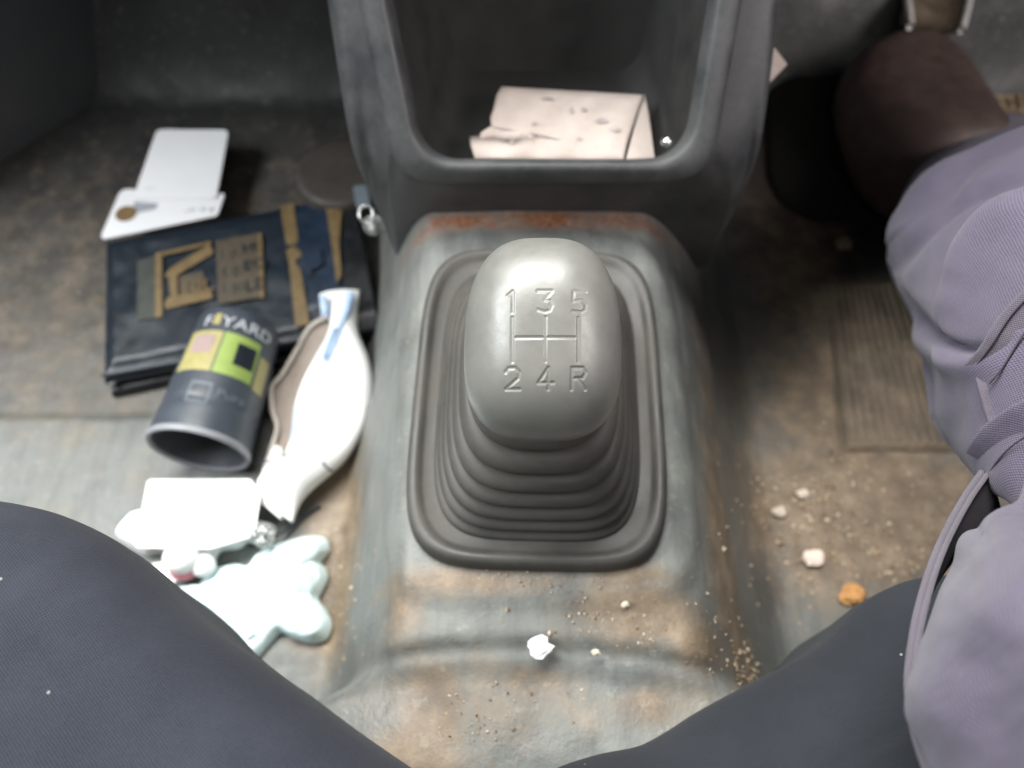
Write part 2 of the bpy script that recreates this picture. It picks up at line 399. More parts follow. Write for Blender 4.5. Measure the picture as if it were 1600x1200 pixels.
rings = [sring(bx, by, z+.003, a*.955, b*.985, n, twist=TW) for a, b, z, n in flange]
top = np.array([.0105, .1485, .232]); base = np.array([bx, by, .159])
NF = 7; zk = [0, .085, .185, .30, .43, .58, .76, 1.0]
for k in range(NF):
    for s in np.linspace(0, 1, 13)[(1 if k else 0):]:
        t0, t1 = zk[k], zk[k+1]
        # riser first, then tread; bulge rounds the fold
        tz = t0+(t1-t0)*ss(0, .85, s)**.9
        tr = t0+(t1-t0)*ss(.25, 1.0, s)
        bul = .0031*math.sin(math.pi*min(1, s*1.05))**.8-.0030*math.exp(-((s-1)/.10)**2)-.0030*math.exp(-(s/.10)**2)
        c = base+(top-base)*tz
        a = .0450+(.0205-.0450)*tr+bul; b = .0700+(.0215-.0700)*tr**.97+bul
        nn = 4.4+(2.3-4.4)*tr
        rings.append(sring(c[0], c[1], c[2], a, b, nn, tilt=.16*tz, twist=TW*(1-tr)))
rings.append(sring(top[0], top[1], top[2]+.004, .018, .019, 2.2, tilt=.3)); rings.append(sring(top[0], top[1]-.002, top[2]+.014, .015, .016, 2, tilt=.3))
loft('boot', rings, M['rubber'], lever, cap1=True)
# knob : polar grid with engraving cut as real grooves
kc = D(848, 531, .262)
GL = []   # strokes in knob face coordinates (metres)
def glyph(ch, cx, cy, w=.0046, h=.0068):
    G = {'1': [[(-.25, .3), (.1, .5), (.1, -.5)]],
         '3': [[(-.5, .5), (.5, .5), (.0, .08), (.35, .02), (.5, -.2), (.35, -.43), (0, -.5), (-.5, -.4)]],
         '5': [[(.5, .5), (-.4, .5), (-.45, .02), (.2, .08), (.5, -.12), (.45, -.38), (.15, -.5), (-.5, -.46)]],
         '2': [[(-.5, .3), (-.3, .48), (.2, .5), (.48, .3), (.4, .02), (-.5, -.5), (.5, -.5)]],
         '4': [[(.2, -.5), (.2, .5), (-.5, -.2), (.55, -.2)]],
         'R': [[(-.5, -.5), (-.5, .5), (.3, .5), (.5, .28), (.3, .03), (-.5, .0)], [(.0, .0), (.5, -.5)]]}[ch]
    for s in G: GL.append([(cx+a*w, cy+b*h) for a, b in s])
for ch, cx, cy in (('1', -.0108, .0128), ('3', .0002, .0128), ('5', .0115, .0128), ('2', -.0104, -.0118), ('4', .0004, -.0118), ('R', .0114, -.0118)): glyph(ch, cx, cy)
HX = (-.0105, .0003, .0112)
for x in HX: GL.append([(x, .0076), (x, -.0064)])
GL.append([(HX[0]+.0012, .0012), (HX[2]-.0012, .0012)])
nr, nth = 460, 900
A_, B_, CT, CB = .0266, .0345, .0235, .030
rho = np.r_[np.linspace(0.0005, .9, 330), 1-(np.linspace(math.sqrt(.1), 0, nr-330+1)[1:])**2]
th = np.linspace(0, 2*math.pi, nth, endpoint=False)
cth, sth = np.cos(th), np.sin(th)
rs = (np.abs(cth)**2.95+np.abs(sth)**2.95)**(-1/2.95)
x = A_*np.outer(rho, rs*cth); y = B_*np.outer(rho, rs*sth)
zt = CT*(1-np.outer(rho, np.ones(nth))**2.35)**(1/2.0)
x = x*(1-.06*(y/B_)-.05*(y/B_)**2)
flat = x.ravel(), y.ravel(); dmin = np.full(len(flat[0]), 1.)
GL = [[(a*.95-.0004, b*.98-.0022) for a, b in s] for s in GL]
for s in GL:
    for (ax, ay), (bx_, by_) in zip(s[:-1], s[1:]):
        dx, dy = bx_-ax, by_-ay; L2 = dx*dx+dy*dy
        t = np.clip(((flat[0]-ax)*dx+(flat[1]-ay)*dy)/L2, 0, 1)
        dmin = np.minimum(dmin, np.hypot(flat[0]-ax-t*dx, flat[1]-ay-t*dy))
g = (1-ss(.00005, .00092, dmin)).reshape(x.shape)
zt = zt-.00030*g
top_r = [np.stack([x[i], y[i], zt[i]], 1) for i in range(nr)]
rim = top_r[-1]; low = []
for s in (1.006, 1.006, 1.0): low.append(rim*np.array([s, s, 1])+np.array([0, 0, {0: 0}.get(0, 0)-.0002*(len(low)+1)]))
for r_ in 1-np.linspace(0, 1, 60)[1:-1]**2*.9:
    low.append(np.stack([rim[:, 0]*r_, rim[:, 1]*r_, np.full(nth, -CB*(1-r_**2.3)**(1/2.1)-.0006)], 1))
ct, st = math.cos(R(27)), math.sin(R(27))
def kt(p): return np.stack([p[:, 0], p[:, 1]*ct-p[:, 2]*st, p[:, 1]*st+p[:, 2]*ct], 1)+kc
kn = loft('knob', [kt(r_) for r_ in top_r+low], M['knob'], lever, cap0=True, cap1=True)
tube('shaft', [kc+np.array([0, .012, -.026]), top+np.array([0, 0, .0])], .0085, M['metal'], lever, 16, 8)

# ------------------------------------------------------------------ seats
def seat(name, label, edge_px, far, zt, mat, ctr, seed):
    out = [P(a, b, zt-.035) for a, b in edge_px]
    o = smooth_poly(out, 220, False)[:, :2]
    o = np.vstack([o, far]); n = len(o)
    c = np.array(ctr); rings = []
    prof = [(.985, -.12), (.99, -.08), (1.0, -.05), (1.0, -.035)]
    for a in np.linspace(0, 90, 22)[1:]: prof.append((1-.17*(1-math.cos(R(a))), -.035+.035*math.sin(R(a))))
    for s in np.linspace(.83, .02, 110)[1:]: prof.append((s, .004*(1-s)))
    for s, dz in prof:
        q = c+(o-c)*s
        z = zt+dz + (.0022*fbm(q[:, 0], q[:, 1], 14, seed, 3) if s < .99 else 0)
        rings.append(np.stack([q[:, 0], q[:, 1], np.full(n, 0.)+z], 1))
    ob = loft(name, rings, mat, None, cap1=True)
    # planar weave coordinates
    me = ob.data; uv = me.uv_layers[0]
    vi = np.empty(len(me.loops), int); me.loops.foreach_get('vertex_index', vi)
    co = np.empty(len(me.vertices)*3); me.vertices.foreach_get('co', co); co = co.reshape(-1, 3)
    uv.data.foreach_set('uv', np.stack([co[:, 0], co[:, 1]-.8*co[:, 2]], 1)[vi].ravel())
    return tag(ob, label, 'car seat')
L_edge = [(-420, 900), (-300, 845), (-150, 800), (0, 792), (60, 798), (120, 815), (190, 850), (250, 900), (295, 950), (345, 992), (400, 1030), (450, 1068), (520, 1120), (600, 1175), (690, 1240), (760, 1330)]
seat('passenger_seat', 'charcoal knitted seat cushion with speckled lint at the lower left', L_edge, [(.0, -.20), (-.15, -.3), (-.45, -.30), (-.5, -.05)], .265, M['seat'], (-.20, -.10), 5)
R_edge = [(770, 1330), (800, 1250), (860, 1205), (930, 1180), (1000, 1165), (1050, 1140), (1100, 1108), (1180, 1064), (1280, 1010), (1345, 945), (1395, 916), (1445, 905), (1560, 900), (1750, 900), (2000, 930), (2300, 1000)]
seat('driver_seat', 'dark slate seat cushion at the lower right, under the purple trouser leg', R_edge, [(.55, -.05), (.5, -.30), (.12, -.30), (.02, -.18)], .215, M['seat2'], (.26, -.10), 8)

# ------------------------------------------------------------------ driver's leg
person = thing('person', 'seated driver in purple grey work trousers and dark brown shoe, one leg in view', 'person', P(1440, 200, 0))
secs = [  # left silhouette px, depth, radius
    (1450, 243, .590, .052), (1415, 310, .540, .062), (1390, 385, .490, .067), (1402, 440, .455, .070), (1420, 500, .425, .072), (1432, 560, .395, .074), (1452, 640, .360, .076), (1490, 700, .325, .077), (1530, 742, .292, .078),
    (1552, 790, .262, .078), (1515, 850, .240, .079), (1472, 925, .218, .080), (1438, 1000, .201, .080), (1424, 1070, .189, .080), (1428, 1140, .180, .081), (1452, 1210, .173, .082), (1500, 1300, .165, .084)]
S = np.array([D(a, b, d) for a, b, d, r in secs]); Rr = np.array([s[3] for s in secs])
nS = 300
ti = np.linspace(0, len(secs)-1, nS); 
def cr(arr, t):
    k = len(arr); i = np.clip(t.astype(int), 0, k-2); f = (t-i)
    g = lambda j: arr[np.clip(j, 0, k-1)]
    a, b, c, d = g(i-1), g(i), g(i+1), g(i+2)
    if arr.ndim > 1: f = f[:, None]
    return .5*((2*b)+(-a+c)*f+(2*a-5*b+4*c-d)*f**2+(-a+3*b-3*c+d)*f**3)
Sc, Rc = cr(S, ti), cr(Rr, ti)
view = Sc-CAM; view /= np.linalg.norm(view, axis=1)[:, None]
T = np.gradient(Sc, axis=0)
for _ in range(60): T[1:-1] = (T[:-2]+T[1:-1]*2+T[2:])/4
T /= np.linalg.norm(T, axis=1)[:, None]
side = np.cross(T, view); side *= np.sign(side[:, :1]); side /= np.linalg.norm(side, axis=1)[:, None]
cen = Sc+side*Rc[:, None]
Bn = np.cross(side, T)
th = np.linspace(0, 2*math.pi, 360, endpoint=False)
rings = [cen[i]+Rc[i]*(-np.cos(th)[:, None]*side[i]+np.sin(th)[:, None]*Bn[i]*.92) for i in range(nS)]
Vr = np.array(rings)
# folds : creases given as lines on the cloth
fold = np.zeros(Vr.shape[:2])
proj = Vr-CAM; dep = proj@FWD; U_ = 800+FP*(proj@RT)/dep; V_ = 600-FP*(proj@UP)/dep
facing = np.einsum('ijk,ijk->ij', Vr-cen[:, None, :], -(proj)) > -.002
def crease(pts, depth, w, ridge=0, off=0):
    global fold
    q = smooth_poly(np.array(pts, float), 60, False); L = len(q)
    d = np.full(U_.shape, 1e9); sgn = np.zeros(U_.shape); al = np.zeros(U_.shape)
    for i in range(L-1):
        a, b = q[i], q[i+1]; e = b-a; l = np.hypot(*e)+1e-9
        t = np.clip(((U_-a[0])*e[0]+(V_-a[1])*e[1])/l/l, 0, 1)
        dd = np.hypot(U_-a[0]-t*e[0], V_-a[1]-t*e[1]); s = ((U_-a[0])*e[1]-(V_-a[1])*e[0])/l
        k = dd < d; d = np.where(k, dd, d); sgn = np.where(k, s, sgn); al = np.where(k, (i+t)/L, al)
    tap = np.sin(np.pi*np.clip(al*.94+.03, 0, 1))**.5
    sd = np.where(sgn >= 0, d, -d)
    f = -depth*np.exp(-(sd/w)**2)*tap
    if ridge: f = f+ridge*np.exp(-((sd-off)/(abs(off)*.8))**2)*tap
    fold += np.where(facing, f, 0)
# (each px about .25 mm near the thigh, .4 mm at the shin)
crease([(1625, 268), (1560, 290), (1500, 320), (1440, 375), (1405, 420)], .007, 15, .005, 40)
crease([(1620, 205), (1530, 235), (1470, 300), (1430, 340)], .006, 18, .004, -40)
crease([(1405, 440), (1430, 500), (1470, 538), (1530, 546), (1570, 530)], .006, 8, .004, -26)
crease([(1420, 470), (1440, 530), (1440, 600), (1460, 660)], .004, 14)
crease([(1440, 560), (1470, 600), (1490, 650), (1480, 700)], .0025, 24)
crease([(1630, 690), (1590, 755), (1560, 790), (1530, 812)], .012, 16, .006, 40)
crease([(1600, 790), (1650, 830), (1700, 850)], .006, 20)
fold += .0035*fbm(U_/1000, V_/1000, 5, 3, 2) + .0006*fbm(U_/1000, V_/1000, 16, 5, 2)
nrm = Vr-cen[:, None, :]; nrm /= np.linalg.norm(nrm, axis=2)[:, :, None]
Vr = Vr+nrm*fold[:, :, None]
trs = loft('trousers', list(Vr), M['cloth'], person, cap0=True, cap1=True)
ul = np.r_[0, np.cumsum(np.linalg.norm(np.diff(cen-side*.05, axis=0), axis=1))]
uvc = np.stack([np.broadcast_to(.078*th, (nS, 360)), np.broadcast_to(ul[:, None], (nS, 360))], -1).reshape(-1, 2)
vi = np.empty(len(trs.data.loops), int); trs.data.loops.foreach_get('vertex_index', vi)
trs.data.uv_layers[0].data.foreach_set('uv', uvc[vi].ravel())
# surface point lookup for trims : nearest facing vertex to a pixel
def on_leg(px, py, lift=0):
    k = np.where(facing, (U_-px)**2+(V_-py)**2, 1e12); i = np.unravel_index(np.argmin(k), k.shape)
    v = Vr[i]; tocam = CAM-v; dpt = (v-CAM)@FWD
    return D(px, py, dpt)+tocam/np.linalg.norm(tocam)*lift
def strip(name, pts, w, mat, lift, parent, n=70, th=.0012):
    q = smooth_poly(np.array(pts, float), n, False)
    Pn = np.array([on_leg(a, b, lift) for a, b in q])
    for _ in range(40): Pn[1:-1] = (Pn[:-2]+2*Pn[1:-1]+Pn[2:])/4
    T = np.gradient(Pn, axis=0); T /= np.linalg.norm(T, axis=1)[:, None]
    rr = []
    for i in range(n):
        v = CAM-Pn[i]; v /= np.linalg.norm(v); s = np.cross(T[i], v); s /= np.linalg.norm(s)
        rr.append([Pn[i]+s*w*a+v*th*b for a, b in ((-1, -1.5), (-1, .4), (-.85, 1), (-.5, .8), (0, .75), (.5, .8), (.85, 1), (1, .4), (1, -1.5))])
    return loft(name, rr, mat, parent, closed=False)
# cargo pocket tab and flap
strip('pocket_tab', [(1640, 455), (1590, 505), (1555, 560), (1530, 585)], .006, M['cloth_edge'], .0012, trs)
strip('side_seam', [(1530, 585), (1545, 640), (1562, 690)], .0014, M['cloth_edge'], .001, trs)
strip('pocket_flap', [(1650, 640), (1600, 662), (1560, 690), (1538, 722)], .0068, M['cloth'], .0016, trs)
for pts in ([(1650, 615), (1595, 637), (1550, 665), (1518, 700)], [(1655, 660), (1606, 680), (1570, 706), (1548, 735)],
            [(1630, 440), (1582, 488), (1545, 545), (1522, 575)], [(1648, 470), (1602, 517), (1567, 573), (1545, 600)]):
    q = smooth_poly(np.array(pts, float), 60, False); Pn = np.array([on_leg(a, b, .0042) for a, b in q])
    for _ in range(40): Pn[1:-1] = (Pn[:-2]+2*Pn[1:-1]+Pn[2:])/4
    tube('stitching', Pn, .00035, M['thread'], trs, 6, 60)
# piping : double corded edge standing off the thigh, with the shadow in the opening behind as a dark strip
ed = [(1534, 738, .268), (1508, 775, .255), (1480, 825, .240), (1458, 875, .2265), (1442, 925, .2145), (1430, 975, .205), (1422, 1030, .196), (1420, 1075, .1885), (1429, 1140, .180), (1453, 1212, .173), (1480, 1260, .169)]
E = np.array([D(a, b, d) for a, b, d in ed]); E2 = np.array([D(a+9, b+3, d-.0012) for a, b, d in ed])
tube('piping', E, .0011, M['cloth_edge'], trs, 10, 90); tube('piping', E2, .0009, M['cloth_edge'], trs, 10, 90)
Ei = smooth_poly(E2, 60, False)
In = smooth_poly(np.array([D(a, b, d+.006) for a, b, d in ((1590, 800, .262), (1570, 830, .250), (1530, 870, .237), (1500, 910, .224), (1475, 955, .212), (1455, 1000, .203), (1440, 1045, .195), (1432, 1090, .189), (1440, 1140, .181), (1470, 1212, .174), (1495, 1260, .17))]), 60, False)
o = loft('gap_shade_strip', [Ei[:40]+np.array([.0005, .0, -.001]), ((Ei+In)/2+np.array([0, .001, -.003]))[:40], (In+np.array([0, .004, -.008]))[:40]], M['lining'], trs, closed=False)  # near-black strip for the shadow behind the piping, no real lining
# shoe
shoe = []
path = [(1400, 62, .030, .020), (1402, 66, .034, .032), (1406, 85, .036, .044), (1416, 120, .040, .049), (1432, 160, .044, .049), (1450, 200, .050, .048), (1470, 240, .056, .044), (1492, 275, .060, .040), (1505, 300, .058, .034), (1512, 312, .045, .02)]
kcp = []
for a, b, zc, rw in path: kcp.append((P(a-8-.12*(b-62), b+48-.15*(b-62), .045), zc, rw*1.0))
for (c, zc, rw) in kcp:
    th_ = np.linspace(0, 2*math.pi, 64, endpoint=False); cc, s_ = np.cos(th_), np.sin(th_)
    r = (np.abs(cc)**2.5+np.abs(s_)**2.5)**(-1/2.5)
    shoe.append(np.stack([c[0]+rw*1.12*r*cc, np.full(64, c[1])+.10*rw*r*cc, .055+zc*.95*r*s_*1.0+.0*c[2]], 1))
so = subsurf(loft('shoe', shoe, M['leather'], person, cap0=True, cap1=True), 1)
sr = [np.stack([r[:, 0], r[:, 1], np.clip(r[:, 2], -.9, .9)], 1) for r in shoe]
c0 = np.array([k[0] for k in kcp]); wd = np.array([k[2] for k in kcp])
left = c0[:, :2]+np.stack([-wd*1.18, np.zeros(10)], 1); right = c0[:, :2]+np.stack([wd*1.18, np.zeros(10)], 1)
outl = smooth_poly(np.vstack([left, right[::-1]]), 90)
loft('sole', [np.c_[outl, np.full(90, z)] for z in (.004, .010, .022, .026)], M['sole'], so, cap0=True, cap1=True)

# ------------------------------------------------------------------ pedals, shadow block, ribbed mat
ped = thing('clutch_pedal', 'brown rubber pedal pad with bright metal edging at the top right', 'pedal', D(1465, 20, .63))
pc = [D(1421, 44, .625), D(1500, 50, .625), D(1516, -10, .64), D(1522, -70, .655), D(1412, -70, .655), D(1418, -5, .64)]
nrm_p = np.array([0, .75, -.55])*.009
pr = smooth_poly(pc, 60); cc = pr.mean(0)
loft('pedal_pad', [pr+nrm_p, pr, cc+(pr-cc)*.96-nrm_p*.35], M['pedalrub'], ped, cap0=True, cap1=True)
tube('metal_edge', [pc[4], pc[5], pc[0]+np.array([0, -.001, .002])], .0032, M['trim'], ped, 10, 40)
tube('metal_edge', [pc[3], pc[2], pc[1]+np.array([0, -.001, .002])], .0032, M['trim'], ped, 10, 40)
tube('pedal_arm', [cc+nrm_p, cc+np.array([0, .05, .06]), cc+np.array([0, .10, .25])], .008, M['dash'], ped, 12, 20)
def ribbed(name, label, cat, quad_px, z, nrib, amp, mat, vert=True, zs=None):
    q = [P(a, b, z) for a, b in quad_px]; n_, m_ = 60, nrib*10
    if zs: q = [D(a, b, d) for (a, b), d in zip(quad_px, zs)]
    q = np.array(q); u = np.linspace(0, 1, m_); v = np.linspace(0, 1, n_)
    Uq, Vq = np.meshgrid(u, v)
    Pq = ((1-Vq)*(1-Uq))[..., None]*q[0]+((1-Vq)*Uq)[..., None]*q[1]+(Vq*Uq)[..., None]*q[2]+(Vq*(1-Uq))[..., None]*q[3]
    edge = ss(0, .02, Uq)*ss(1, .98, Uq)*ss(0, .03, Vq)*ss(1, .97, Vq)
    rim = (1-ss(.02, .05, np.minimum(Vq, 1-Vq)))
    hh = amp*(.5+.5*np.sin(Uq*nrib*2*math.pi))**.7*(1-rim)*(.25+.75*ss(.0, .35, Uq))*(.35+.65*ss(-.1, .2, fbm(Uq, Vq, 4, 9, 2)+.2)) + amp*1.2*rim
    Pq[..., 2] += hh*edge + .0012
    Pq[..., 2] -= (1-edge)*.003
    return tag(mesh(name, Pq.reshape(-1, 3), gridfaces(n_, m_), mat), label, cat)
ribbed('heel_pad', 'ribbed brown rubber heel pad on the driver side floor, partly under the trouser leg', 'floor mat', [(1318, 704), (1720, 704), (1560, 440), (1290, 440)], .003, 26, .0034, M['matrub'])
ap = ribbed('accelerator_pedal', 'tan vertically ribbed pedal tread at the right edge above the trouser hem', 'pedal', [(1545, 212), (1700, 215), (1690, 150), (1522, 152)], .1, 11, .0035, simple('tan_tread', (.22, .165, .11), .6, .25, 80), zs=[.64, .64, .665, .665])
# ------------------------------------------------------------------ flat sheets and lumps
def sheet(name, pts3, mat, parent=None, th=.0008, bw=0, n=0):
    A = np.array(pts3, float)
    if n: A = smooth_poly(A, n)
    k = len(A); up = np.array([0, -.1, 1.])*th
    F = [tuple(range(k, 2*k)), tuple(range(k-1, -1, -1))]+[(i, (i+1) % k, (i+1) % k+k, i+k) for i in range(k)]
    a = A[:, 0]*np.roll(A[:, 1], -1)-np.roll(A[:, 0], -1)*A[:, 1]
    if a.sum() < 0: F = [f[::-1] for f in F]
    return mesh(name, np.vstack([A, A+up]), F, mat, parent, False)
def rpoly(pts, r=.12):
    out = []; p = np.array(pts, float); k = len(p)
    for i in range(k):
        a, b, c = p[i-1], p[i], p[(i+1) % k]
        l = min(np.linalg.norm(a-b), np.linalg.norm(c-b))*r
        u = (a-b)/np.linalg.norm(a-b)*l; w = (c-b)/np.linalg.norm(c-b)*l
        for t in np.linspace(0, 1, 7): out.append((b+u)*(1-t)**2+2*b*t*(1-t)+(b+w)*t*t)
    return out
def lump(name, outline, zf, hmax, mat, parent=None, n=200, rough=.003, f=25, seed=1, prof=.5, lobes=(), under=.0, smoothed=True, sharp=False):
    """a soft body over its outline: outline px on plane z -> domed surface with folds and a closed underside"""
    p3 = [P(a, b, zf) for a, b in outline]
    q = smooth_poly(p3, n) if smoothed else resample(np.array(p3), n, True)
    c = q.mean(0); rings = []
    K = 60
    for s in (.3, .7, .95): r = c+(q-c)*s; r[:, 2] = zf+under; rings.append(r)
    for i in range(K):
        s = 1-(i/(K-1))**1.2*.985
        r = c+(q-c)*s
        e = 1-s; h = hmax*min(1, (e/.35))**prof if e < .35 else hmax
        r[:, 2] = zf+h
        nz = np.abs(fbm(r[:, 0], r[:, 1], f, seed, 3)) if sharp else fbm(r[:, 0], r[:, 1], f, seed, 3)
        r[:, 2] += rough*nz*min(1, e/.12)
        for lx, ly, rad, hh in lobes:
            lc = P(lx, ly, zf+hmax); d = np.hypot(r[:, 0]-lc[0], r[:, 1]-lc[1])/(rad/FP*.46)
            r[:, 2] += hh*np.sqrt(np.clip(1-d**2, 0, 1))*min(1, e/.1)
        rings.append(r)
    return loft(name, rings, mat, parent, cap0=True, cap1=True)

fr = [(1200, 135), (1235, 88), (1320, 78), (1370, 120), (1380, 250), (1340, 330), (1260, 340), (1205, 290), (1198, 200)]  # black lump stands in for the footwell shadow beside the shoe
tag(lump('shadow_block', fr, .003, .012, simple('shadow_black', (.009, .008, .007), .9, .2), n=90, rough=.001), 'added black block for the shadow between the console and the brown shoe', 'shadow_block')
# white card and printed card behind the pouch
z1 = .022
card = sheet('white_card', rpoly([P(246, 203, .030), P(358, 204, .030), P(338, 312, .024), P(208, 312, .024)], .09), M['white'], th=.0009)
tag(card, 'plain white plastic card, the upper one above the navy pouch', 'card')
pcard = thing('printed_card', 'white printed card with a coin picture, tucked between the plain card and the navy pouch', 'card', P(250, 330, .02))
sheet('card_sheet', rpoly([P(190, 296, z1), P(352, 304, z1), P(340, 338, z1+.001), P(156, 376, z1+.001)], .12), M['white'], pcard, th=.001)
sheet('printed_picture', [P(210, 315, z1+.0013), P(248, 318, z1+.0013), P(236, 342, z1+.0013), P(206, 336, z1+.0013)], M['greyprint'], pcard, th=.0003)
c_ = P(197, 334, z1+.0016); tring = [c_+np.array([.0082*math.cos(t), .0078*math.sin(t), 0]) for t in np.linspace(0, 6.283, 40, endpoint=False)]
sheet('coin_print', tring, M['coin'], pcard, th=.0004)
def text(name, s, size, mat, parent, origin, ux, uy, ext=.0002, pitch=None):
    """flat lettering laid on a plane: ux, uy are the writing directions"""
    cu = bpy.data.curves.new(name, 'FONT'); cu.body = s; cu.size = size; cu.extrude = ext; cu.resolution_u = 3
    t = bpy.data.objects.new('tmp', cu); C.objects.link(t)
    dg = bpy.context.evaluated_depsgraph_get(); me = bpy.data.meshes.new_from_object(t.evaluated_get(dg))
    V = np.empty(len(me.vertices)*3); me.vertices.foreach_get('co', V); V = V.reshape(-1, 3)
    F = [tuple(p.vertices) for p in me.polygons]
    bpy.data.objects.remove(t, do_unlink=True)
    if callable(origin): W = np.array([origin(v) for v in V])
    else:
        ux = np.array(ux)/np.linalg.norm(ux); uy = np.array(uy)/np.linalg.norm(uy); un = np.cross(ux, uy)
        W = np.array(origin)+V[:, :1]*ux+V[:, 1:2]*uy+V[:, 2:]*un
    return mesh(name, W, F, mat, parent, False)
text('small_print', '-- -', .005, M['greyprint'], card, P(228, 296, .0264), (1, .0, 0), (.15, 1, .1))
text('small_print', '-=:.= x', .0085, M['black'], pcard, P(287, 334, z1+.0016), (1, .1, 0), (.15, 1, 0))

# ------------------------------------------------------------------ navy pouch
pouch = thing('document_pouch', 'navy vinyl document pouch with gold block lettering and two gold bands', 'pouch', P(370, 430, 0))
zp = .022
TL, TR, BR, BL = (160, 372), (548, 297), (590, 512), (156, 590)
def quadmap(u, v, z):
    a = np.array(TL)*(1-u)*(1-v)+np.array(TR)*u*(1-v)+np.array(BR)*u*v+np.array(BL)*(1-u)*v
    return P(a[0], a[1], z)
Ns, Ms = 90, 60; rings = []
per = []
def pillow(name, u0, u1, v0, v1, zb, h, mat, seed, rough=.0014, nu=110, nv=70, hem=True):
    us = np.linspace(u0, u1, nu); vs = np.linspace(v0, v1, nv)
    Uq, Vq = np.meshgrid(us, vs); base = np.array([[quadmap(a, b, zp) for a in us] for b in vs])
    eu = np.minimum(Uq-u0, u1-Uq)/(u1-u0); ev = np.minimum(Vq-v0, v1-Vq)/(v1-v0)
    e = np.minimum(eu*1.8, ev)
    hh = h*np.clip(e/.10, 0, 1)**.5
    if hem: hh -= .0012*np.exp(-((e-.055)/.01)**2)
    hh += rough*fbm(base[..., 0], base[..., 1], 22, seed, 3)*np.clip(e/.05, 0, 1)
    topv = base.copy(); topv[..., 2] = zb+hh
    bot = base.copy(); bot[..., 2] = zb-.004
    V = np.vstack([topv.reshape(-1, 3), bot.reshape(-1, 3)]); F = [tuple(f[::-1]) for f in gridfaces(nv, nu)]+[tuple(f+nu*nv) for f in gridfaces(nv, nu)]
    b = [i for i in range(nu)]+[(j+1)*nu-1 for j in range(1, nv)]+[(nv-1)*nu+i for i in range(nu-2, -1, -1)]+[j*nu for j in range(nv-2, 0, -1)]
    k = len(b); F += [(b[i], b[(i+1) % k], b[(i+1) % k]+nu*nv, b[i]+nu*nv) for i in range(k)]
    return mesh(name, V, F, mat, parent=pouch)
cover = pillow('cover', 0, 1, 0, 1, zp-.007, .009, M['navy'], 3)
pillow('back_leaf', .0, .96, .05, 1.04, .004, .006, M['black'], 5)
pillow('blue_inset', .745, .90, .03, .86, zp-.0015, .0042, M['navy2'], 7, hem=False)
pillow('spine_edge', .905, 1.01, .02, 1.0, zp-.004, .0068, M['black'], 9, hem=False)
def pz(u, v, dz=0): return quadmap(u, v, zp+.0032+dz)
def patch(name, uv, mat, dz=0, parent=None, th=.0005): return sheet(name, [pz(a, b, dz) for a, b in uv], mat, parent or pouch, th=th)
def px2uv(px, py):   # pixel to pouch coordinates
    u, v = .5, .5
    for _ in range(12):
        f = np.array(TL)*(1-u)*(1-v)+np.array(TR)*u*(1-v)+np.array(BR)*u*v+np.array(BL)*(1-u)*v-np.array([px, py])
        du = (np.array(TR)-np.array(TL))*(1-v)+(np.array(BR)-np.array(BL))*v
        dv = (np.array(BL)-np.array(TL))*(1-u)+(np.array(BR)-np.array(TR))*u
        d = np.linalg.solve(np.stack([du, dv], 1), f); u, v = u-d[0], v-d[1]
    return u, v
def patchpx(name, pts, mat, dz=0, th=.0005): return patch(name, [px2uv(a, b) for a, b in pts], mat, dz, th=th)
patchpx('olive_panel', [(215, 408), (244, 400), (247, 496), (215, 502)], M['olive'])
patchpx('gold_frame', [(243, 396), (253, 394), (254, 494), (243, 497)], M['gold'], .0001)
patchpx('gold_frame', [(254, 394), (330, 377), (330, 382), (254, 400)], M['gold'], .0002)
patchpx('gold_letter', [(256, 432), (268, 418), (328, 382), (334, 396), (270, 434)], M['gold'], .0003)
patchpx('gold_letter', [(256, 478), (262, 466), (330, 452), (333, 466), (262, 483)], M['gold'], .0003)
patchpx('gold_letter', [(264, 430), (276, 427), (279, 470), (267, 473)], M['gold'], .0005)
patchpx('gold_letter', [(280, 432), (318, 424), (318, 462), (282, 468)], M['brownp'], .0002)
patchpx('brown_panel', [(337, 377), (408, 364), (412, 464), (342, 476)], M['brownp'], .0001)
patchpx('gold_frame', [(403, 366), (409, 365), (413, 465), (407, 466)], M['gold'], .0004)
for i, (x0, y0) in enumerate(((378, 384), (380, 410), (384, 436))):
    pass
ux = pz(*px2uv(380, 460))-pz(*px2uv(300, 476)); uy = pz(*px2uv(300, 400))-pz(*px2uv(303, 470))
text('gold_lettering', '10L', .0165, M['gold'], pouch, pz(*px2uv(281, 462), .0011), ux, uy, .0004)
for s, px_, py_, sz in (('HI', 378, 392, .013), ('EO', 380, 420, .014), ('LE', 383, 452, .014)):
    text('dark_lettering', s, sz, M['navy'], pouch, pz(*px2uv(px_, py_+4), .001), ux, uy, .0004)
for k, (x0, tt) in enumerate(((343, 'IEI'), (360, 'FEH'))):
    for j in range(3): text('dark_lettering', tt[j], .011, M['olive'], pouch, pz(*px2uv(x0+j*2, 405+j*26), .001), ux, uy, .0003)
patchpx('gold_band', [(438, 322), (459, 318), (466, 376), (462, 382), (448, 384)], M['gold'], .0004)
patchpx('gold_band', [(447, 392), (458, 384), (474, 398), (460, 408), (470, 422), (484, 506), (462, 512), (452, 412)], M['gold'], .0004)
patchpx('gold_band', [(506, 312), (528, 307), (534, 332), (530, 380), (534, 430), (526, 442), (518, 380), (512, 340)], M['gold'], .0012)
patchpx('blue_emblem', [(470, 396), (500, 388), (506, 412), (484, 424)], M['navy2'], .0015)
tube('zip_edge', [P(172, 602, .012), P(200, 585, .013), P(235, 578, .013), P(290, 566, .012)], .0013, M['cuprim'], pouch, 8, 40)
